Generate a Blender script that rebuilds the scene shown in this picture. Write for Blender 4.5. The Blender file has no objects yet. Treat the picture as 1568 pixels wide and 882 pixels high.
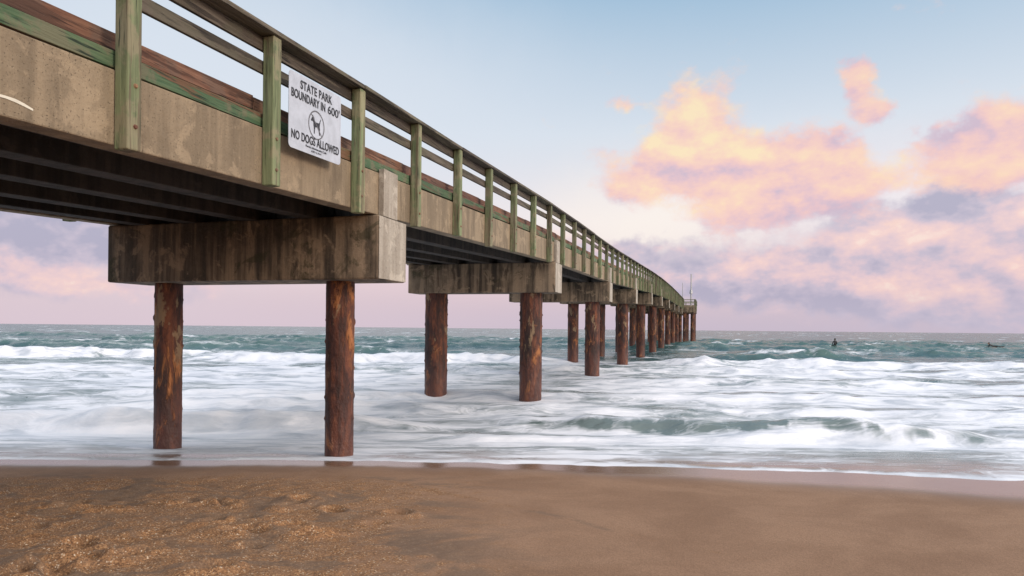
import bpy, math, random
import numpy as np
from mathutils import Vector, Matrix
random.seed(4); rng=np.random.RandomState(7)
EYE=2.15
scene=bpy.context.scene
scene.view_settings.view_transform='Standard'; scene.view_settings.look='None'; scene.view_settings.exposure=0

# ---------------------------------------------------------------- node helper
class NT:
    def __init__(s,nt): s.nt=nt; s.n=nt.nodes; s.l=nt.links
    def new(s,t,**k):
        n=s.n.new(t)
        for a,b in k.items(): setattr(n,a,b)
        return n
    def put(s,sock,v):
        if isinstance(v,bpy.types.NodeSocket): s.l.new(v,sock)
        elif v is not None:
            if hasattr(sock,'default_value'):
                try: sock.default_value=v
                except Exception: sock.default_value=(*v,1.0)
    def m(s,op,a,b=None,c=None,clamp=False):
        n=s.new('ShaderNodeMath',operation=op); n.use_clamp=clamp
        s.put(n.inputs[0],a)
        if b is not None: s.put(n.inputs[1],b)
        if c is not None: s.put(n.inputs[2],c)
        return n.outputs[0]
    def vm(s,op,a,b):
        n=s.new('ShaderNodeVectorMath',operation=op); s.put(n.inputs[0],a); s.put(n.inputs[1],b)
        return n.outputs['Value'] if op=='DOT_PRODUCT' else n.outputs[0]
    def mix(s,f,a,b,mode='MIX'):
        n=s.new('ShaderNodeMix',data_type='RGBA',blend_type=mode)
        s.put(n.inputs[0],f)
        for i,v in ((6,a),(7,b)):
            if isinstance(v,bpy.types.NodeSocket): s.l.new(v,n.inputs[i])
            else: n.inputs[i].default_value=(*v[:3],1)
        return n.outputs[2]
    def ss(s,v,a,b,lo=0.0,hi=1.0):
        n=s.new('ShaderNodeMapRange',interpolation_type='SMOOTHSTEP')
        s.put(n.inputs[0],v); n.inputs[1].default_value=a; n.inputs[2].default_value=b
        n.inputs[3].default_value=lo; n.inputs[4].default_value=hi
        return n.outputs[0]
    def noise(s,vec,scale,detail=5,rough=.55,dist=0.0,col=False):
        n=s.new('ShaderNodeTexNoise'); s.put(n.inputs['Vector'],vec)
        n.inputs['Scale'].default_value=scale; n.inputs['Detail'].default_value=detail
        n.inputs['Roughness'].default_value=rough; n.inputs['Distortion'].default_value=dist
        return n.outputs['Color'] if col else n.outputs['Fac']
    def map(s,vec,sc=(1,1,1),loc=(0,0,0)):
        n=s.new('ShaderNodeMapping'); s.put(n.inputs[0],vec)
        n.inputs['Location'].default_value=loc; n.inputs['Scale'].default_value=sc
        return n.outputs[0]
    def ramp(s,f,stops):
        n=s.new('ShaderNodeValToRGB'); s.put(n.inputs[0],f)
        e=n.color_ramp.elements
        while len(e)<len(stops): e.new(.5)
        for i,(p,c) in enumerate(stops): e[i].position=p; e[i].color=(*c,1)
        return n.outputs[0]
    def bump(s,h,st,dist,nrm=None):
        n=s.new('ShaderNodeBump'); s.put(n.inputs['Height'],h)
        n.inputs['Strength'].default_value=st; n.inputs['Distance'].default_value=dist
        if nrm is not None: s.l.new(nrm,n.inputs['Normal'])
        return n.outputs[0]
def srgb(r,g,b):
    f=lambda c:(c/255/12.92 if c/255<=.04045 else ((c/255+.055)/1.055)**2.4)
    return (f(r),f(g),f(b))
def newmat(name):
    mt=bpy.data.materials.new(name); mt.use_nodes=True
    t=NT(mt.node_tree); b=mt.node_tree.nodes['Principled BSDF']
    tc=t.new('ShaderNodeTexCoord').outputs['Object']
    return mt,t,b,tc
def isl(t): return t.new('ShaderNodeNewGeometry').outputs['Random Per Island']
def attr(t,n):
    a=t.new('ShaderNodeAttribute'); a.attribute_name=n; return a.outputs['Fac']

# ---------------------------------------------------------------- materials
def mat_concrete(name,base,dark,stain=.6,mold=.0,dripz=None):
    mt,t,b,tc=newmat(name)
    streak=t.noise(t.map(tc,(3.6,3.6,.22)),1.6,5,.6)
    big=t.noise(tc,.9,4,.6)
    fine=t.noise(tc,38,3,.6)
    k=t.ss(t.m('ADD',t.m('MULTIPLY',streak,.75),t.m('MULTIPLY',big,.35)),.44,.66)
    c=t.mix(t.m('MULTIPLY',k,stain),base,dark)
    blot=t.ss(t.noise(tc,3.1,5,.65,.4),.54,.62)
    c=t.mix(t.m('MULTIPLY',blot,.5),c,[x*1.4 for x in base])
    ds=t.ss(t.noise(t.map(tc,(2.2,2.2,.5),(7,3,5)),2.2,5,.65),.55,.65)
    c=t.mix(t.m('MULTIPLY',ds,.8*stain),c,dark)
    pit=t.ss(t.noise(tc,60,3,.5),.62,.7)
    c=t.mix(t.m('MULTIPLY',pit,.6),c,[x*.35 for x in dark])
    c=t.mix(t.m('MULTIPLY',fine,.35),c,[x*.6 for x in base])
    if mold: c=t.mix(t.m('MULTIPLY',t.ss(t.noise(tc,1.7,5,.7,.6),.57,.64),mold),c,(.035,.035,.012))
    t.put(b.inputs['Base Color'],c); b.inputs['Roughness'].default_value=.88
    h=t.m('ADD',t.m('MULTIPLY',t.noise(tc,9,6,.65),1.0),t.m('MULTIPLY',pit,-.5))
    t.put(b.inputs['Normal'],t.bump(h,.6,.03))
    return mt
M_fascia=mat_concrete('fascia_concrete',(.30,.23,.15),(.11,.083,.054),.6)
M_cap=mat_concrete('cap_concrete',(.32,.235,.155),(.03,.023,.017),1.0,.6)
M_ear=mat_concrete('pale_concrete',(.46,.41,.34),(.2,.16,.12),.6)
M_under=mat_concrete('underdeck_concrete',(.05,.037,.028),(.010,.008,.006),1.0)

def mat_wood(name,axis,c1,c2,c3,amt=.5,peel=None):
    mt,t,b,tc=newmat(name)
    sc={'y':(14,.7,14),'z':(14,14,.7)}[axis]
    r=isl(t)
    off=t.new('ShaderNodeCombineXYZ'); t.put(off.inputs[0],t.m('MULTIPLY',r,37)); t.put(off.inputs[2],t.m('MULTIPLY',r,11))
    v=t.vm('ADD',tc,off.outputs[0])
    g=t.noise(t.map(v,sc),1.6,5,.6,.6)
    c=t.mix(t.ss(g,.35,.68),c1,c2)
    c=t.mix(t.m('MULTIPLY',t.ss(t.noise(v,2.6,5,.65,.3),.48,.58),amt),c,c3)
    c=t.mix(t.m('MULTIPLY',t.ss(t.noise(t.map(v,[q*.45 for q in sc],(3,8,1)),1.4,6,.7,.5),.54,.58),.8),c,peel or [q*.45 for q in c1])
    c=t.mix(t.ss(t.noise(t.map(v,[q*2.2 for q in sc]),1.5,3,.6),.58,.68),c,[q*.25 for q in c1])
    hsv=t.new('ShaderNodeHueSaturation'); t.put(hsv.inputs['Color'],c)
    t.put(hsv.inputs['Value'],t.m('MULTIPLY_ADD',r,.5,.75)); t.put(hsv.inputs['Hue'],t.m('MULTIPLY_ADD',r,.03,.485))
    t.put(b.inputs['Base Color'],hsv.outputs[0]); b.inputs['Roughness'].default_value=.8
    t.put(b.inputs['Normal'],t.bump(g,.8,.016))
    return mt
M_post=mat_wood('green_treated_post','z',(.11,.135,.065),(.20,.225,.115),(.24,.205,.13),.75,(.125,.095,.06))
M_green=mat_wood('green_board','y',(.045,.10,.045),(.10,.15,.075),(.17,.14,.09),.6,(.15,.06,.03))
M_rail=mat_wood('weathered_rail','y',(.07,.053,.037),(.145,.12,.09),(.095,.09,.055),.5)
M_brown=mat_wood('brown_board','y',(.14,.06,.033),(.25,.13,.078),(.12,.09,.07),.5)

def mat_rust():
    mt,t,b,tc=newmat('rusted_steel')
    a=t.noise(t.map(tc,(1,1,.28)),5.0,6,.7,.3)
    c=t.ramp(a,[(.34,(.014,.009,.008)),(.46,(.06,.02,.014)),(.56,(.14,.043,.021)),(.70,(.24,.078,.03))])
    blk=t.ss(t.noise(t.map(tc,(1,1,.35),(5,5,2)),2.0,5,.65,.4),.49,.62)
    c=t.mix(t.m('MULTIPLY',blk,.68),c,(.018,.012,.011))
    st=t.ss(t.noise(t.map(tc,(7,7,.2),(1,2,3)),2.2,5,.6),.50,.60)
    c=t.mix(t.m('MULTIPLY',st,.6),c,(.028,.014,.011))
    o=t.ss(t.noise(t.map(tc,(1,1,.33),(3,1,7)),3.0,6,.7,.6),.56,.65)
    c=t.mix(t.m('MULTIPLY',o,.8),c,(.42,.16,.05))
    sep=t.new('ShaderNodeSeparateXYZ'); t.put(sep.inputs[0],tc)
    hi=t.ss(sep.outputs[2],1.1,1.9)
    p=t.ss(t.noise(t.map(tc,(1,1,.4),(9,4,2)),2.6,6,.65,.3),.585,.615)
    c=t.mix(t.m('MULTIPLY',t.m('MULTIPLY',p,hi),.8),c,(.27,.18,.10))
    wet=t.ss(sep.outputs[2],1.5,.3)
    c=t.mix(t.m('MULTIPLY',wet,.4),c,(.10,.027,.015))
    t.put(b.inputs['Base Color'],c); t.put(b.inputs['Roughness'],t.m('MULTIPLY_ADD',wet,-.3,.75))
    h=t.m('ADD',t.noise(t.map(tc,(1,1,.5)),8,6,.68),t.m('MULTIPLY',o,.3))
    t.put(b.inputs['Normal'],t.bump(h,1.0,.05))
    return mt
M_rust=mat_rust()
def plain(name,c,rough=.5,metal=0,bump=0):
    mt,t,b,tc=newmat(name)
    n=t.noise(tc,6,4,.6)
    t.put(b.inputs['Base Color'],t.mix(t.ss(n,.3,.75),c,[x*.8 for x in c])); b.inputs['Roughness'].default_value=rough
    b.inputs['Metallic'].default_value=metal
    return mt
M_sign=plain('sign_white',(.50,.54,.61),.45); M_ink=plain('sign_ink',(.02,.02,.025),.5); M_ring=plain('sign_ring',(.13,.13,.14),.5)
M_chalk=plain('white_paint_mark',(.7,.66,.55),.8)
M_steel=plain('galvanised_steel',(.35,.36,.37),.45,.6); M_wet=plain('wetsuit',(.015,.016,.02),.5); M_skin=plain('skin',(.42,.24,.16),.5)
M_hair=plain('hair',(.03,.02,.012),.7); M_board=plain('surfboard_foam',(.7,.68,.6),.35)

# ---------------------------------------------------------------- mesh helpers
def mesh(name,v,f,mat,parent=None,smooth=False,bevel=0):
    me=bpy.data.meshes.new(name); me.from_pydata([tuple(p) for p in v],[],f); me.update()
    o=bpy.data.objects.new(name,me); scene.collection.objects.link(o)
    me.materials.append(mat)
    if smooth: me.polygons.foreach_set('use_smooth',[True]*len(me.polygons))
    if parent: o.parent=parent
    if bevel:
        md=o.modifiers.new('b','BEVEL'); md.width=bevel; md.segments=2; md.limit_method='ANGLE'
    return o
def empty(name,loc=(0,0,0),rz=0):
    e=bpy.data.objects.new(name,None); scene.collection.objects.link(e); e.location=loc; e.rotation_euler=(0,0,rz); e.empty_display_size=.3; return e

# ---------------------------------------------------------------- pier
YAW=math.radians(-16.33)
PO=(-2.517,10.0,0)
pier=empty('fishing_pier',PO,YAW)
S=10.986; KS=list(range(-4,11))
TOPS=[.35,.6,.85,1.12,1.545,1.95,2.12,2.45,2.8,3.05,3.2,3.28,3.33,3.35,3.35]
def zc(s): return float(np.interp(s,[k*S for k in KS],TOPS))+EYE
def P2W(r,s):
    c,sn=math.cos(YAW),math.sin(YAW)
    return (PO[0]+c*r-sn*s, PO[1]+sn*r+c*s)
class Boxes:
    def __init__(s): s.v=[]; s.f=[]
    def box(s,r0,r1,s0,s1,z0,z1,follow=True,jr=0,jz=0):
        i=len(s.v)
        a,b=(zc(s0),zc(s1)) if follow else (0,0)
        d0=(random.uniform(-jr,jr),random.uniform(-jz,jz)); d1=(random.uniform(-jr,jr),random.uniform(-jz,jz))
        for (ss,zz,d) in ((s0,a,d0),(s1,b,d1)):
            for r in (r0,r1):
                for z in (z0,z1): s.v.append((r+d[0],ss,z+zz+d[1]))
        s.f+= [(i,i+1,i+3,i+2),(i+4,i+6,i+7,i+5),(i,i+4,i+5,i+1),(i+2,i+3,i+7,i+6),(i,i+2,i+6,i+4),(i+1,i+5,i+7,i+3)]
    def out(s,name,mat,bevel=0,parent=pier): return mesh(name,s.v,s.f,mat,parent,False,bevel)
fas=Boxes(); und=Boxes(); slab=Boxes()
for k in KS[:-1]:
    a,b=k*S+.012,(k+1)*S-.012
    fas.box(.53,.75,a,b,.03,.62); fas.box(-3.88,-3.68,a,b,.03,.62)
    slab.box(-3.68,.53,a,b,.44,.618)
    for rc in (-.25,-1.25,-2.3,-3.2):
        und.box(rc-.14,rc+.14,a,b,.002,.44)
    und.box(.40,.53,a,b,.06,.40)
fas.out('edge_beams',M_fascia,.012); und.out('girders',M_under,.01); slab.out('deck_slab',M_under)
caps=Boxes(); ears=Boxes()
for k in KS[1:]:
    z=zc(k*S)
    caps.box(-3.85,.83,k*S-.433,k*S+.433,z-.885,z,False)
    ears.box(.752,.835,k*S-.29,k*S+.14,z+.001,z+.66,False)
    ears.box(-3.97,-3.882,k*S-.29,k*S+.14,z+.001,z+.66,False)
    ears.box(.8305,.842,k*S-.425,k*S+.425,z-.875,z-.01,False)  # thin pale plate: brightness of the sunlit cap end put into its colour
caps.out('pile_caps',M_cap,.025); ears.out('cap_end_blocks_lit_faces',M_ear,.012)
v=[];f=[]
for i in range(25):
    u=i/24; s_=-5.33-1.5*u; z_=zc(s_)+.125+.10*math.sin(u*2.6)*.8+.012*math.sin(u*19); w_=.013*(.35+math.sin(math.pi*min(1,u*1.3+.06))*.8)*(1+.3*math.sin(u*31))
    v+=[(.754,s_,z_-w_),(.754,s_,z_+w_)]
for i in range(24): f.append((2*i,2*i+1,2*i+3,2*i+2))
mesh('paint_streak',v,f,M_chalk,pier)
def fb(x,seed=0):
    return math.sin(x*1.7+seed)*.5+math.sin(x*3.9+seed*2.1)*.3+math.sin(x*8.3+seed*3.7)*.2
pv=[];pf=[]
def pile(r,s,rad,z0,z1,seed):
    nseg=40; nz=130 if s<25 else 24; base=len(pv)
    for j in range(nz+1):
        z=z0+(z1-z0)*j/nz
        for i in range(nseg):
            a=2*math.pi*i/nseg
            ca,sa=math.cos(a),math.sin(a)
            n=fb(ca*2+z*.8,seed)*fb(z*2.3+sa*2,seed+1)
            n2=fb(z*7+3*sa,seed+4)*fb(ca*5+z*3,seed+2)
            rr=rad*(1+.035*n+.035*n2+(.06 if n2>.38 and z>.8 else 0))
            pv.append((r+rr*ca,s+rr*sa,z))
    for j in range(nz):
        for i in range(nseg):
            a=base+j*nseg+i; b=base+j*nseg+(i+1)%nseg
            pf.append((a,b,b+nseg,a+nseg))
for k in KS[1:]:
    rad=.205 if k<=0 else .335
    for r in (0,-3.07):
        pile(r,k*S,rad if k!=1 or r==0 else .35,-2.2,zc(k*S)-.87,k*3.1+r)
mesh('piles',pv,pf,M_rust,pier,True)
posts=Boxes(); trail=Boxes(); green=Boxes(); brown=Boxes()
def railing(sgn,base,s0,s1):
    R=lambda a,b:(base+sgn*a,base+sgn*b) if sgn>0 else (base+sgn*b,base+sgn*a)
    n0=math.ceil((s0+1.0)/1.8); n1=math.floor((s1+1.0)/1.8)
    ps=[-1.0+1.8*n for n in range(n0,n1+1)]
    for q in ps:
        lean=random.uniform(-.01,.01)
        posts.box(*R(.003,.135),q-.068+lean,q+.068+lean,.0+random.uniform(-.04,.03),.935)
    for n in range(len(ps)-1):
        a,b=ps[n],ps[n+1]
        if n%2==0 and n+2<len(ps):
            trail.box(*R(-.10,.17),a+.004,ps[n+2]-.004,.937,.985,jz=.007,jr=.008)
            trail.box(*R(-.045,-.003),a+.006,ps[n+2]-.006,.79,.930,jz=.003)
            trail.box(*R(-.045,-.004),a+.005,ps[n+2]-.005,.56,.69,jz=.010)
        if n%2==1 and n+2<len(ps):
            brown.box(*R(-.19,-.15),a+.004,ps[n+2]-.004,.20,.345,jz=.010)
            green.box(*R(-.13,-.015),a+.003,ps[n+2]-.003,.02,.155,jz=.008,jr=.008)
railing(1,.75,-20,106); railing(-1,-3.88,-20,106)
for B in (trail,green,brown): B.v=[(r,s,z+.62) for r,s,z in B.v]
posts.v=[(r,s,z+.62) if i%2==1 else (r,s,z) for i,(r,s,z) in enumerate(posts.v)]
posts.out('railing_posts',M_post,.012); trail.out('hand_rails',M_rail,.006); green.out('kick_boards',M_green,.005); brown.out('toe_boards',M_brown,.005)
bv=[];bf=[]
for n in range(-6,12):
    q=-1.0+1.8*n
    for dz in (.18,.5):
        z=zc(q)+dz; b0=len(bv)
        for rr,ra in ((.885,.02),(.899,.014)):
            for i in range(8):
                a=i*math.pi/4; bv.append((rr,q+.0+ra*math.cos(a),z+ra*math.sin(a)))
        bf.append(tuple(b0+8+i for i in range(8)))
        for i in range(8): bf.append((b0+i,b0+(i+1)%8,b0+8+(i+1)%8,b0+8+i))
mesh('post_bolts',bv,bf,M_brown,pier)
hd=Boxes(); zt=zc(105)
hd.box(-8,2.6,104.2,116,zt+.3,zt+.62,False); hd.out('head_deck',M_fascia,.02)
hp=Boxes()
for s in (104.5,110,115.5): hp.box(-8,2.6,s-.35,s+.35,zt-.5,zt+.298,False)
hp.out('head_caps',M_cap)
pv=[];pf=[]
for s in (104.5,110,115.5):
    for r in (-7,-4,1.0,2.2): pile(r,s,.3,-2.2,zt-.48,s+r)
mesh('head_piles',pv,pf,M_rust,pier,True)
hr=Boxes()
for r in np.arange(-8,2.6,1.75):
    for s in (104.3,115.9): hr.box(r-.07,r+.07,s-.07,s+.07,zt+.62,zt+1.55,False)
for s in np.arange(104.3,116,1.9): hr.box(2.5,2.64,s-.07,s+.07,zt+.1,zt+1.55,False)
for z in (1.0,1.25,1.52):
    hr.box(.9,2.65,104.22,104.3,zt+z,zt+z+.1,False); hr.box(-8,2.65,115.95,116.02,zt+z,zt+z+.1,False)
    hr.box(2.65,2.7,104.25,116,zt+z,zt+z+.1,False)
hr.out('head_railing',M_post)
def cyl(v,f,r,s,rad,z0,z1,n=10):
    b=len(v)
    for z,k in ((z0,1),(z1,.7)):
        for i in range(n): v.append((r+rad*k*math.cos(6.2832*i/n),s+rad*k*math.sin(6.2832*i/n),z))
    for i in range(n): f.append((b+i,b+(i+1)%n,b+n+(i+1)%n,b+n+i))
    f.append(tuple(b+n+i for i in range(n)))
v=[];f=[]
cyl(v,f,1.9,106,.12,zt+.62,zt+5.8); cyl(v,f,.6,105,.06,zt+.62,zt+4.3); cyl(v,f,1.9,106,.28,zt+2.6,zt+3.2)
mesh('light_masts',v,f,M_steel,pier)

# ---------------------------------------------------------------- sign
sgx,sgy=P2W(.905,-2.105); sz=EYE+1.925
sign=empty('park_boundary_sign',(sgx,sgy,sz),YAW)
W,H=1.05,.82
pts=[]
for (cy,cz,a0) in ((W/2-.05,H-.05,0),(-W/2+.05,H-.05,90),(-W/2+.05,.05,180),(W/2-.05,.05,270)):
    for i in range(6):
        a=math.radians(a0+i*18); pts.append((cy+.05*math.cos(a),cz+.05*math.sin(a)))
n=len(pts); sl=.035
sh=lambda y,z:z+y*sl
v=[(0,y,sh(y,z)) for y,z in pts]+[(.006,y,sh(y,z)) for y,z in pts]
f=[tuple(range(n))[::-1],tuple(range(n,2*n))]+[(i,(i+1)%n,n+(i+1)%n,n+i) for i in range(n)]
mesh('panel',v,f,M_sign,sign)
def text(body,z,size,width=None,bold=.0028,gap=1.0,zs=1.0):
    cu=bpy.data.curves.new('t','FONT'); cu.body=body; cu.size=size; cu.align_x='CENTER'; cu.offset=bold; cu.extrude=.001; cu.space_character=gap
    o=bpy.data.objects.new('t',cu); scene.collection.objects.link(o)
    dg=bpy.context.evaluated_depsgraph_get(); dg.update()
    me=bpy.data.meshes.new_from_object(o.evaluated_get(dg)); bpy.data.objects.remove(o)
    xs=[p.co.x for p in me.vertices]; w=max(xs)-min(xs); mid=(max(xs)+min(xs))/2; k=(width/w) if width else 1
    for p in me.vertices:
        x,y,zz=p.co; x-=mid; p.co=(.0095+zz,x*k,sh(x*k,z+y*zs))
    me.materials.clear(); me.materials.append(M_ink)
    q=bpy.data.objects.new('lettering',me); scene.collection.objects.link(q); q.parent=sign
text('STATE PARK',.675,.13,.64,gap=1.06); text("BOUNDARY IN",.55,.13,.66,gap=1.04)
def shift_last(dy):
    q=[o for o in sign.children if o.name.startswith('lettering')][-1]
    for p in q.data.vertices: p.co.y+=dy; p.co.z+=dy*sl
shift_last(-.155)
text("600'",.55,.135,.26,bold=.0014); shift_last(.36)
text('NO DOGS ALLOWED',.11,.13,.96,gap=1.04)
text('Florida Administrative Code',.066,.035,.42,0); text('62D-2.014',.03,.03,.2,0)
v=[];f=[]; N=40; cz=.35; R0,R1=.148,.163
for i in range(N):
    a=2*math.pi*i/N
    for r in (R0,R1): v.append((.0088,r*math.cos(a),sh(r*math.cos(a),cz+r*math.sin(a))))
for i in range(N): f.append((2*i,2*i+1,2*((i+1)%N)+1,2*((i+1)%N)))
b=len(v); c45=.7071
for (l,w) in ((-.15,-.006),(.15,-.006),(.15,.006),(-.15,.006)):
    y=l*c45+w*c45; z=-l*c45+w*c45; v.append((.0094,y,sh(y,cz+z)))
f.append((b,b+1,b+2,b+3))
mesh('prohibition_ring',v,f,M_ring,sign)
dog=[(-.105,.035),(-.09,.06),(-.075,.075),(-.07,.098),(-.058,.076),(-.045,.07),(-.035,.045),(-.02,.03),(.03,.03),(.05,.035),(.062,.06),(.078,.085),(.083,.08),(.072,.05),(.062,.02),(.06,-.01),(.066,-.03),(.06,-.06),(.066,-.095),(.05,-.095),(.044,-.06),(.035,-.03),(.02,-.02),(-.02,-.022),(-.03,-.05),(-.032,-.095),(-.05,-.095),(-.048,-.05),(-.055,-.01),(-.06,.02),(-.075,.03),(-.1,.025)]
mesh('dog_pictogram',[(.0082,y*1.08,sh(y,cz+z*1.08)) for y,z in dog],[tuple(range(len(dog)))],M_ink,sign)

# ---------------------------------------------------------------- numpy noise
TAB=rng.rand(256,256)
def vn(x,y):
    xi=np.floor(x).astype(int); yi=np.floor(y).astype(int); fx=x-xi; fy=y-yi
    fx=fx*fx*fx*(fx*(fx*6-15)+10); fy=fy*fy*fy*(fy*(fy*6-15)+10)
    g=lambda a,b:TAB[a&255,b&255]
    return (g(xi,yi)*(1-fx)+g(xi+1,yi)*fx)*(1-fy)+(g(xi,yi+1)*(1-fx)+g(xi+1,yi+1)*fx)*fy
def fbm(x,y,o=5,g=.5,ox=0):
    s=0;a=1;t=0
    for i in range(o):
        s=s+a*vn(x*2**i+17.3*i+ox,y*2**i+9.1*i+ox*.7); t+=a; a*=g
    return s/t
def sst(a,b,x):
    t=np.clip((x-a)/(b-a),0,1); return t*t*(3-2*t)
def sandz(x,y):
    return np.interp(y,[-200,-40,-8,9.3,13,30,80,400],[4,3.2,1.25,.30,.0,-.8,-2.5,-6])
def front(x):
    return 9.42-.17*np.clip(x-.3,0,12)-.05*np.maximum(-x-2,0)+ .6*(fbm(x*.33+3,x*0+1.5,3)-.5)+.35*(fbm(x*1.7,x*0+7.5,3)-.5)
BR=[(46,.0,.62,2.0,.9,-70,-20,1.2,0),(44,.03,.45,2.0,.9,-20,4,1.0,0),(42,-.02,.42,2.0,.9,9,75,1.0,0),
 (53,.0,.6,2.6,1.2,-16,-8,.1,1),(49,.0,.6,2.6,1.2,14,26,.2,1),(62,.0,.5,3,1.8,-80,-15,.2,1),(60,.02,.42,3,1.6,20,90,.25,0),
 (74,.02,.5,4,2.2,-100,100,.12,1),(95,.0,.55,5,3,-60,150,.1,1),(125,0,.5,6,4,-200,200,.05,1),
 (34,.02,.22,1.8,.9,-40,60,.7,0),(28,-.02,.18,1.5,.8,-40,-2,.6,0),(27,-.05,.2,1.5,.8,4,50,.6,0),(21,.03,.16,1.3,.7,-30,40,.45,0),
 (14.4,.03,.36,1.0,.5,-40,-2.6,.9,0),(15.4,-.27,.30,1.0,.45,.6,8.4,.95,1),(13.2,-.05,.14,.7,.35,-4,12,.6,0),(18,-.05,.20,1.1,.6,-14,20,.5,0)]
def sea(x,y):
    wx=x+2.2*(fbm(x*.15,y*.15,3,.5,31)-.5)
    amp=np.interp(y,[8,12,18,40,80,300,1200],[.0,.045,.09,.14,.24,.26,.10])
    z=amp*((fbm(x*.22,y*.5,4,.5,5)-.5)*1.3+(fbm(x*.9,y*1.6,3,.5,55)-.5)*.6)*1.3
    foam=np.interp(y,[8,9.5,11,13,30,40,46,56,80,200],[.55,.63,.60,.54,.53,.48,.30,.17,.13,.09])
    crest=np.zeros_like(x)
    for i,(yc,sl_,h,wb,wf,x0,x1,fo,kind) in enumerate(BR):
        wob=(fbm(x*.12+i*7.7,x*0+i*3.1,3)-.5)*(.13*yc**.9)+(fbm(x*.8+i*3.7,y*.3,3)-.5)*.035*yc
        d=y-(yc+sl_*x+wob)
        e=min(3.5,.12*yc)
        m=sst(x0-e,x0+e,x)*(1-sst(x1-e,x1+e,x))*(.55+.9*fbm(x*.35+i*5,y*.1+i,3))
        lump=.7+.6*fbm(x*1.1+i,y*.8,3,.5)
        z=z+h*m*lump*np.where(d>0,np.exp(-(d/wb)**2),np.exp(-(d/wf)**2))
        if kind==0:
            fr=np.where(d>0,np.exp(-(d/(wf*.7))**2),np.exp(-(d/(wf*2.6))**2))
            foam=foam+fo*m*fr*.55
        else:
            fr=np.exp(-((d-.1*wf)/(wf*.5))**2)+.8*np.exp(-((d+2.2*wf)/(wf*1.1))**2)
            st=2.2*sst(.38,.66,fbm(x*3.6,y*.5,3,.6,88))
            foam=foam+fo*m*fr*.5-.17*m*st*np.exp(-((d+.8*wf)/(wf*.6))**2)
        if yc<60: foam=foam-.18*m*np.exp(-((d-wb*1.0)/(wb*.9))**2)
        crest=np.maximum(crest,m*np.exp(-(d/(wb*.7))**2)*h*2)
    foam=foam+(fbm(wx*.16,y*.42,4,.5,91)-.5)*.85+(fbm(wx*.7,y*1.5,4,.55,13)-.5)*.5
    far=sst(55,80,y)
    foam=foam+far*.5*(sst(.64,.76,fbm(x*.10,y*.22,4,.6,71)))
    for k in range(0,6):
        for r in (0,-3.07):
            px,py=P2W(r,k*S); dd=np.hypot(x-px,(y-py)*.8)
            rr=.6 if k else .32
            foam=foam+.28*np.exp(-((dd-rr)/(.8*rr))**2)
    sz_=sandz(x,y)+.012*(fbm(x*.5,y*.5,2)-.5)
    fr=front(x)
    film=np.clip((y-fr)*.10,-.04,.022)
    surf=np.maximum(sz_+film, z+.0)
    z2=np.where(y<12.5, sz_+film+np.maximum(0,z-sz_)*sst(10.6,13,y), surf)
    edge=np.exp(-((y-fr-.05)/.06)**2)
    foam=foam+.35*edge*(-.1+1.3*fbm(x*1.4,y*2,3,.5,3))
    foam=foam-.42*np.exp(-((y-fr-.40)/.28)**2)*fbm(x*.6,y*.6,3,.5,44)*1.4
    shallow=1-sst(9.4,11.6,y-(fr-9.3))
    return z2,foam,shallow,crest
def grid(name,X,Y,Z,mat,attrs,parent=None):
    ny,nx=X.shape
    co=np.stack([X,Y,Z],-1).reshape(-1,3).astype(np.float32)
    i=np.arange(ny*nx).reshape(ny,nx)
    q=np.stack([i[:-1,:-1],i[:-1,1:],i[1:,1:],i[1:,:-1]],-1).reshape(-1,4).astype(np.int32)
    me=bpy.data.meshes.new(name); me.vertices.add(len(co)); me.vertices.foreach_set('co',co.ravel())
    me.loops.add(q.size); me.loops.foreach_set('vertex_index',q.ravel())
    me.polygons.add(len(q)); me.polygons.foreach_set('loop_start',np.arange(0,q.size,4,dtype=np.int32))
    me.polygons.foreach_set('loop_total',np.full(len(q),4,dtype=np.int32))
    me.polygons.foreach_set('use_smooth',np.ones(len(q),dtype=bool))
    me.update(calc_edges=True)
    for k,a in attrs.items():
        at=me.attributes.new(k,'FLOAT','POINT'); at.data.foreach_set('value',a.reshape(-1).astype(np.float32))
    me.materials.append(mat)
    o=bpy.data.objects.new(name,me); scene.collection.objects.link(o); return o

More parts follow.
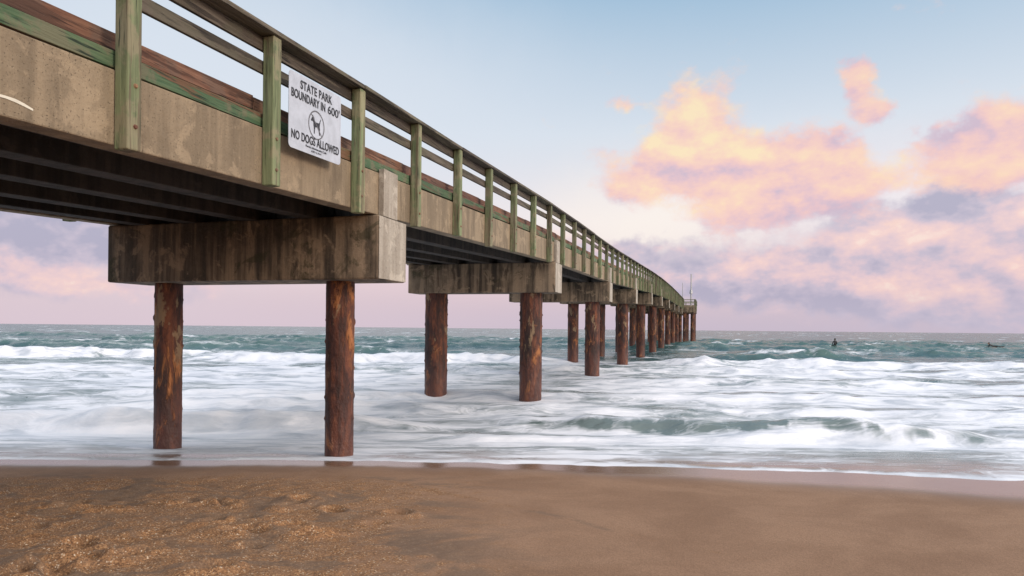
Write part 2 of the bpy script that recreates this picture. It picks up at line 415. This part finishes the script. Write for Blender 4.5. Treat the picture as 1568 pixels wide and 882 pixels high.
# ---------------------------------------------------------------- sea
def mat_sea():
    mt,t,b,tc=newmat('sea_water')
    fo=attr(t,'foam'); sh_=attr(t,'shallow'); cr=attr(t,'crest')
    warp=t.noise(t.map(tc,(.5,.9,0)),1.0,2,.5,col=True)
    v=t.vm('ADD',tc,t.vm('MULTIPLY',t.vm('SUBTRACT',warp,(.5,.5,.5)),(2.8,2.0,0)))
    n1=t.noise(t.map(v,(.5,1.3,1)),1.3,5,.56)
    n2=t.noise(t.map(v,(1,1.7,1),(5,3,1)),2.1,3,.56)
    lace=t.ss(t.m('ABSOLUTE',t.m('SUBTRACT',n2,.5)),.0,.08,1,0)
    f=t.m('ADD',fo,t.m('MULTIPLY',t.m('SUBTRACT',n1,.5),.9))
    f=t.m('ADD',f,t.m('MULTIPLY',lace,.13))
    f=t.ss(f,.26,.80)
    deep=t.mix(t.ss(t.noise(t.map(tc,(.05,.2,1)),1,3),.35,.65),(.028,.075,.08),(.06,.125,.125))
    deep=t.mix(t.m('MULTIPLY',t.ss(cr,.4,1.2),.55),deep,(.09,.155,.12))
    sep=t.new('ShaderNodeSeparateXYZ'); t.put(sep.inputs[0],tc)
    near=t.ss(sep.outputs[1],44,12)
    deep=t.mix(t.m('MULTIPLY',near,.8),deep,(.17,.205,.195))
    deep=t.mix(t.m('MULTIPLY',sh_,.85),deep,(.22,.155,.12))
    foamc=t.mix(t.ss(n1,.3,.6),(.50,.53,.57),(.80,.80,.82))
    c=t.mix(f,deep,foamc)
    t.put(b.inputs['Base Color'],c)
    t.put(b.inputs['Roughness'],t.m('ADD',t.m('MULTIPLY_ADD',f,.5,.22),t.m('MULTIPLY',sh_,-.08)))
    b.inputs['IOR'].default_value=1.33
    farr=t.ss(sep.outputs[1],30,110,.5,.20)
    t.put(b.inputs['Specular IOR Level'],t.m('MULTIPLY',farr,t.m('MULTIPLY_ADD',f,-.8,1)))
    calm=t.m('MULTIPLY_ADD',sh_,-.8,1)
    h=t.m('MULTIPLY',t.noise(t.map(tc,(.7,1.8,1)),1.5,4,.54),calm)
    t.put(b.inputs['Normal'],t.bump(h,.5,.20))
    return mt
ys=np.concatenate([np.exp(np.linspace(math.log(6.2),math.log(130),620)),np.exp(np.linspace(math.log(130),math.log(9000),90))[1:]])
us=np.linspace(-1,1,760)
Y=np.repeat(ys[:,None],760,1); X=us[None,:]*(14+1.25*ys[:,None])
Z,F,SHW,CR=sea(X,Y)
grid('sea',X,Y,Z,mat_sea(),{'foam':F,'shallow':SHW,'crest':CR})

# ---------------------------------------------------------------- sand
def mat_sand():
    mt,t,b,tc=newmat('beach_sand')
    wet=attr(t,'wet'); coarse=attr(t,'coarse')
    big=t.noise(tc,.9,4,.6,.4); mid=t.noise(tc,7,5,.65)
    vo=t.new('ShaderNodeTexVoronoi'); t.put(vo.inputs['Vector'],tc); vo.inputs['Scale'].default_value=115
    vr=t.new('ShaderNodeSeparateColor'); t.put(vr.inputs[0],vo.outputs['Color'])
    base=t.mix(t.ss(big,.35,.65),(.265,.15,.085),(.34,.20,.118))
    grey=t.mix(t.ss(mid,.3,.7),(.12,.086,.062),(.20,.14,.096))
    cm=t.ss(t.m('ADD',coarse,t.m('MULTIPLY',t.m('SUBTRACT',mid,.5),1.2)),.3,.8)
    orange=t.ramp(vr.outputs[0],[(.0,(.08,.035,.015)),(.35,(.24,.115,.048)),(.7,(.37,.185,.075)),(.94,(.50,.29,.14)),(.985,(.72,.60,.44))])
    c=t.mix(t.m('MULTIPLY',cm,.85),base,orange)
    pat=t.m('MULTIPLY',t.ss(t.noise(t.map(tc,(1,1.6,1),(2,5,0)),.8,5,.65,.8),.50,.60),t.ss(coarse,.15,.5))
    c=t.mix(t.m('MULTIPLY',pat,.65),c,grey)
    c=t.mix(t.m('MULTIPLY',vr.outputs[1],.42),c,(.12,.062,.033))
    c=t.mix(t.m('MULTIPLY',wet,.55),c,(.14,.082,.056))
    t.put(b.inputs['Base Color'],c)
    t.put(b.inputs['Roughness'],t.m('MULTIPLY_ADD',t.ss(wet,.2,.9),-.68,.88))
    t.put(b.inputs['Specular IOR Level'],t.m('MULTIPLY_ADD',wet,.5,.3))
    hh=t.m('ADD',t.m('MULTIPLY',t.noise(tc,60,3,.6),.6),t.m('MULTIPLY',vr.outputs[2],.5))
    hh=t.m('MULTIPLY',hh,t.m('MULTIPLY_ADD',t.ss(wet,.0,.6),-.97,1))
    t.put(b.inputs['Normal'],t.bump(hh,.6,.010))
    return mt
ysd=np.concatenate([[-4000,-600,-200,-80,-40],np.linspace(-30,2.5,40),np.exp(np.linspace(math.log(2.7),math.log(10.5),380)),np.linspace(11,30,50),[60,100,400]])
hx=np.concatenate([np.linspace(0,9,330),np.linspace(9.3,30,40),[60,200,1000,5000]])
xs=np.concatenate([-hx[::-1][:-1],hx])
X,Y=np.meshgrid(xs,ysd)
Z=sandz(X,Y)
fr=front(X)
dist=fr-Y
wet=1-sst(.18+.10*np.maximum(X,0),.80+.22*np.maximum(X,0)+.6*fbm(X*.3,Y*.3,3),dist)
left=1-sst(-2.6,1.4,X+ .9*(fbm(X*.6,Y*.6,3)-.5))
coarse=left*sst(.7,2.2,dist)*.8+.12
t_=(X+1.8)/3.8; yl=8.2-3.7*t_+.35*(fbm(X*.8,Y*0+3,3)-.5)
coarse=coarse+.22*np.exp(-((Y-yl)/.08)**2)*sst(-2,-1,X)
dry=sst(.8,2.2,dist)
near=(np.abs(X)<30)
rough=(fbm(X*1.3,Y*1.6,4,.55,22)-.5)*.07+(fbm(X*6,Y*6,4,.6,9)-.5)*.04*(.2+left)
Z=Z+rough*dry*near*(.13+1.0*left)+.01*(fbm(X*.5,Y*.5,2)-.5)*near
pr=random.Random(3)
prints=[(-3.65,6.05),(-4.1,6.4),(-3.9,5.6),(-2.05,6.35),(-1.6,6.2),(-1.15,5.75),(-1.0,6.1),(-4.3,5.9),(-2.3,5.9),(-3.2,5.0),(-2.6,4.75),(-3.0,4.5),(-1.9,5.0),(-2.8,5.3)]
for _ in range(30): prints.append((pr.uniform(-6.0,-1.4),pr.uniform(4.2,6.8)))
for (px,py) in prints:
    a=pr.uniform(-1,1); dx=(X-px)*math.cos(a)+(Y-py)*math.sin(a); dy=-(X-px)*math.sin(a)+(Y-py)*math.cos(a)
    q=(dx/.10)**2+(dy/.065)**2; dpt=pr.uniform(.035,.09)
    Z=Z-dpt*np.exp(-q**1.3)+dpt*.4*np.exp(-(np.sqrt(q)-1.7)**2*3)
grid('beach',X,Y,Z,mat_sand(),{'wet':wet,'coarse':coarse})

# ---------------------------------------------------------------- surfers
def skin(name,joints,edges,mat,parent,sub=2):
    me=bpy.data.meshes.new(name); me.from_pydata([j[:3] for j in joints],edges,[]); me.update()
    o=bpy.data.objects.new(name,me); scene.collection.objects.link(o); o.parent=parent
    md=o.modifiers.new('s','SKIN'); md.use_smooth_shade=True
    for i,j in enumerate(joints):
        sv=me.skin_vertices[0].data[i]; sv.radius=(j[3],j[4] if len(j)>4 else j[3]); sv.use_root=(i==0)
    m2=o.modifiers.new('u','SUBSURF'); m2.levels=sub; m2.render_levels=sub
    me.materials.append(mat); return o
def ellip(name,c,r,mat,parent):
    v=[];f=[];n=14;m=9
    for j in range(m+1):
        p=math.pi*j/m
        for i in range(n):
            a=2*math.pi*i/n; v.append((c[0]+r[0]*math.sin(p)*math.cos(a),c[1]+r[1]*math.sin(p)*math.sin(a),c[2]+r[2]*math.cos(p)))
    for j in range(m):
        for i in range(n): f.append((j*n+i,j*n+(i+1)%n,(j+1)*n+(i+1)%n,(j+1)*n+i))
    return mesh(name,v,f,mat,parent,True)
def board(parent,rz=0,z=0):
    v=[];f=[];L=1.0;n=20
    for i in range(n+1):
        u=-1+2*i/n; w=.27*(max(0,1-abs(u)**2.4))**.6; zz=z+.10*max(0,u)**3
        v+= [(u*L,-w,zz),(u*L,0,zz+.03),(u*L,w,zz),(u*L,0,zz-.03)]
    for i in range(n):
        for k in range(4): f.append((4*i+k,4*i+(k+1)%4,4*i+4+(k+1)%4,4*i+4+k))
    o=mesh('surfboard',v,f,M_board,parent,True); o.rotation_euler=(0,0,rz)
def wz(x,y): return float(sea(np.array([[x]]),np.array([[y]]))[0][0,0])
def crestline(ratio,y0,y1):
    best=None
    for y in np.linspace(y0,y1,60):
        z=wz(ratio*y,y); e=(z-EYE)/y
        if best is None or e>best[0]: best=(e,y,z)
    return best[1],best[2]
y,z=crestline(.4735,56,76); x=.4735*y
sf=empty('surfer',(x,y,z-.08),math.radians(100))
J=[(0,0,.06,.15,.13),(0,0,.28,.13,.11),(.02,0,.46,.16,.12),(.02,0,.54,.09),(.03,0,.62,.055),
   (.02,.19,.50,.065),(.06,.27,.28,.045),(.20,.20,.10,.035),(.27,.17,.07,.03),
   (.02,-.19,.50,.065),(.06,-.27,.28,.045),(.20,-.20,.10,.035),(.27,-.17,.07,.03),
   (.22,.2,.0,.09),(.36,.26,-.10,.07),(.36,.28,-.5,.05),(.22,-.2,.0,.09),(.36,-.26,-.10,.07),(.36,-.28,-.5,.05)]
skin('body',J,[(0,1),(1,2),(2,3),(3,4),(3,5),(5,6),(6,7),(7,8),(3,9),(9,10),(10,11),(11,12),(0,13),(13,14),(14,15),(0,16),(16,17),(17,18)],M_wet,sf)
ellip('head',(.045,0,.73),(.095,.078,.12),M_skin,sf); ellip('hair',(.025,0,.765),(.10,.086,.10),M_hair,sf); ellip('nose',(.14,0,.72),(.018,.014,.022),M_skin,sf)
board(sf,0,-.04)
y,z=crestline(.707,66,84); x=.707*y
pf_=empty('surfer',(x,y,z+.02),math.radians(170))
J=[(-.1,0,.12,.14,.10),(.15,0,.15,.12,.10),(.38,0,.24,.15,.10),(.47,0,.28,.08),(.54,0,.34,.05),
   (.42,.19,.25,.06),(.62,.30,.14,.045),(.80,.27,.02,.035),(.42,-.19,.25,.06),(.60,-.32,.12,.045),(.75,-.33,-.08,.035),
   (-.35,.1,.1,.085),(-.62,.12,.08,.06),(-.98,.13,.08,.04),(-.35,-.1,.1,.085),(-.62,-.12,.08,.06),(-.98,-.13,.12,.04)]
skin('body',J,[(0,1),(1,2),(2,3),(3,4),(3,5),(5,6),(6,7),(3,8),(8,9),(9,10),(0,11),(11,12),(12,13),(0,14),(14,15),(15,16)],M_wet,pf_)
ellip('head',(.60,0,.43),(.10,.078,.11),M_skin,pf_); ellip('hair',(.575,0,.46),(.10,.085,.10),M_hair,pf_)
board(pf_,0,.0)

# ---------------------------------------------------------------- world
w=bpy.data.worlds.new('World'); scene.world=w; w.use_nodes=True
t=NT(w.node_tree); bg=w.node_tree.nodes['Background']
SA,SE=math.radians(114),math.radians(16)
sky=t.new('ShaderNodeTexSky',sky_type='NISHITA'); sky.sun_disc=False; sky.sun_elevation=SE; sky.sun_rotation=SA; sky.dust_density=2
d=t.new('ShaderNodeTexCoord').outputs['Generated']
sep=t.new('ShaderNodeSeparateXYZ'); t.put(sep.inputs[0],d)
az0=t.m('ARCTAN2',sep.outputs[0],sep.outputs[1]); el0=t.m('ARCSINE',sep.outputs[2])
wn=t.noise(d,9.0,5,.62,col=True); ws=t.new('ShaderNodeSeparateColor'); t.put(ws.inputs[0],wn)
az=t.m('ADD',az0,t.m('MULTIPLY',t.m('SUBTRACT',ws.outputs[0],.5),.12))
el=t.m('ADD',el0,t.m('MULTIPLY',t.m('SUBTRACT',ws.outputs[1],.5),.09))
def px2(x,y): 
    a=math.atan((x-784)/1045); return a,math.atan((503-y)/1045*math.cos(a))
def G(x,y,sx,sy,amp=1):
    a,e=px2(x,y)
    u=t.m('MULTIPLY_ADD',az,1045/sx,-a*1045/sx); v=t.m('MULTIPLY_ADD',el,1045/sy,-e*1045/sy)
    q=t.m('MULTIPLY_ADD',u,u,t.m('MULTIPLY',v,v))
    return t.m('MULTIPLY',t.m('EXPONENT',t.m('MULTIPLY',q,-1)),amp)
def sum_(L):
    r=L[0]
    for x in L[1:]: r=t.m('ADD',r,x)
    return r
dm=t.map(d,(1,1,1.6)); fb1=t.noise(dm,9.5,7,.6)
dm2=t.vm('ADD',dm,(.010,.0,.032)); fb2=t.noise(dm2,9.5,4,.58)
big=t.noise(t.map(d,(1,1,2.6),(3,1,2)),2.2,3,.5)
grad=t.ramp(t.m('DIVIDE',el0,1.2,clamp=True),[(0,srgb(210,188,200)),(.055,srgb(232,206,212)),(.13,srgb(242,232,236)),(.23,srgb(220,229,240)),(.39,srgb(156,191,219)),(.75,srgb(145,178,212)),(1,srgb(155,182,214))])
leftpale=t.m('ADD',G(200,60,380,260,.75),G(640,150,260,120,.35),clamp=True)
base=t.mix(leftpale,grad,srgb(226,233,243))
base=t.mix(.06,base,t.vm('MULTIPLY',sky.outputs[0],(.12,.12,.12)))
base=t.mix(G(1000,335,170,70,.75),base,srgb(255,246,236))
base=t.mix(G(1380,270,220,60,.6),base,srgb(244,238,242))
D1=sum_([G(1060,190,70,52,1.1),G(1140,235,100,42,.9),G(1225,275,120,34,.95),G(1000,268,110,32,.85),G(910,230,46,24,.4),G(1440,200,52,26,.85),G(1555,205,60,55,1.1),G(1480,240,70,22,.6),G(1308,118,26,30,.9),G(1350,160,34,15,.8),G(962,150,34,14,.7),G(1190,332,130,30,.6),G(1270,215,46,20,.6)])
m1=t.ss(t.m('ADD',D1,t.m('MULTIPLY',t.m('SUBTRACT',fb1,.5),1.9)),.27,.78)
rel=t.m('MULTIPLY',t.m('SUBTRACT',fb1,fb2),2.7)
lit=t.m('ADD',t.m('ADD',sum_([G(1060,170,100,50,.6),G(1150,225,120,32,.2),G(1480,195,140,40,.06)]),rel),.35)
c1=t.ramp(lit,[(0,srgb(208,186,204)),(.2,srgb(230,194,202)),(.42,srgb(246,204,196)),(.68,srgb(252,215,192)),(1,srgb(254,231,190))])
D2=sum_([G(1380,400,250,62,1.1),G(1570,340,90,44,.9),G(1560,430,160,50,.95),G(1150,430,160,36,.95),G(960,385,90,32,.95),G(1462,298,34,24,1.0),G(1370,320,100,28,.5),G(60,370,230,36,1.1),G(60,440,260,14,.45),G(-300,380,300,60,.8),G(1900,330,300,120,.8)])
band=t.m('MULTIPLY',t.ss(el0,.0,.10),t.ss(el0,.42,.2))
D2=t.m('ADD',D2,t.m('MULTIPLY',t.m('SUBTRACT',big,.47),band))
m2=t.ss(t.m('ADD',D2,t.m('MULTIPLY',t.m('SUBTRACT',fb1,.5),1.8)),.26,.83)
lit2=t.m('ADD',t.m('ADD',sum_([G(1300,360,260,40,.26),G(1500,425,200,30,.28),G(60,415,300,16,.15),G(1460,300,50,40,-.32),G(60,365,300,34,-.32),G(960,385,90,32,-.2),G(1150,450,200,24,-.18)]),rel),.36)
c2=t.ramp(lit2,[(0,srgb(172,170,194)),(.3,srgb(198,188,206)),(.55,srgb(226,200,208)),(.85,srgb(247,212,206)),(1,srgb(252,226,214))])
col=t.mix(t.m('MULTIPLY',m2,.86),base,c2)
col=t.mix(t.m('MULTIPLY',m1,.9),col,c1)
haze=t.ss(el0,.07,.0)
col=t.mix(t.m('MULTIPLY',haze,.6),col,t.mix(t.ss(az0,-.5,.35),srgb(224,206,216),srgb(198,190,208)))
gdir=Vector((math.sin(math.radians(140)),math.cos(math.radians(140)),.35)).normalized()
gl=t.m('POWER',t.m('MAXIMUM',t.vm('DOT_PRODUCT',d,tuple(gdir)),0),1.3)  # warm glow added to the unseen sky behind the camera as fill light
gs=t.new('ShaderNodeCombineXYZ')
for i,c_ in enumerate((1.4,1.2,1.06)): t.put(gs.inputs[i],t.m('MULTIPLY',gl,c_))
zen=t.ss(el0,.5,1.2); zs=t.new('ShaderNodeCombineXYZ')  # extra brightness added overhead, out of view, to lift the top light
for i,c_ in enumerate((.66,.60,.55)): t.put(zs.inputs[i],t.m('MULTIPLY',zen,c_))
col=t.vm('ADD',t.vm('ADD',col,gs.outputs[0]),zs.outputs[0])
col=t.mix(t.ss(el0,-.02,-.2),col,(.2,.17,.15))
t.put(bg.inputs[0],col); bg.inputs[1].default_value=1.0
# sun
L=bpy.data.lights.new('sun','SUN'); L.energy=1.4; L.angle=math.radians(14); L.color=(1,.85,.70)
so=bpy.data.objects.new('sun',L); scene.collection.objects.link(so)
dirv=Vector((math.sin(SA)*math.cos(SE),math.cos(SA)*math.cos(SE),math.sin(SE)))
so.rotation_euler=dirv.to_track_quat('Z','Y').to_euler()
# camera
cd=bpy.data.cameras.new('camera'); cd.lens=24; cd.sensor_width=36; cd.shift_y=.0395; cd.clip_end=20000; cd.clip_start=.05
cam=bpy.data.objects.new('camera',cd); scene.collection.objects.link(cam); cam.location=(0,0,EYE); cam.rotation_euler=(math.radians(90),math.radians(-.55),0)
scene.camera=cam
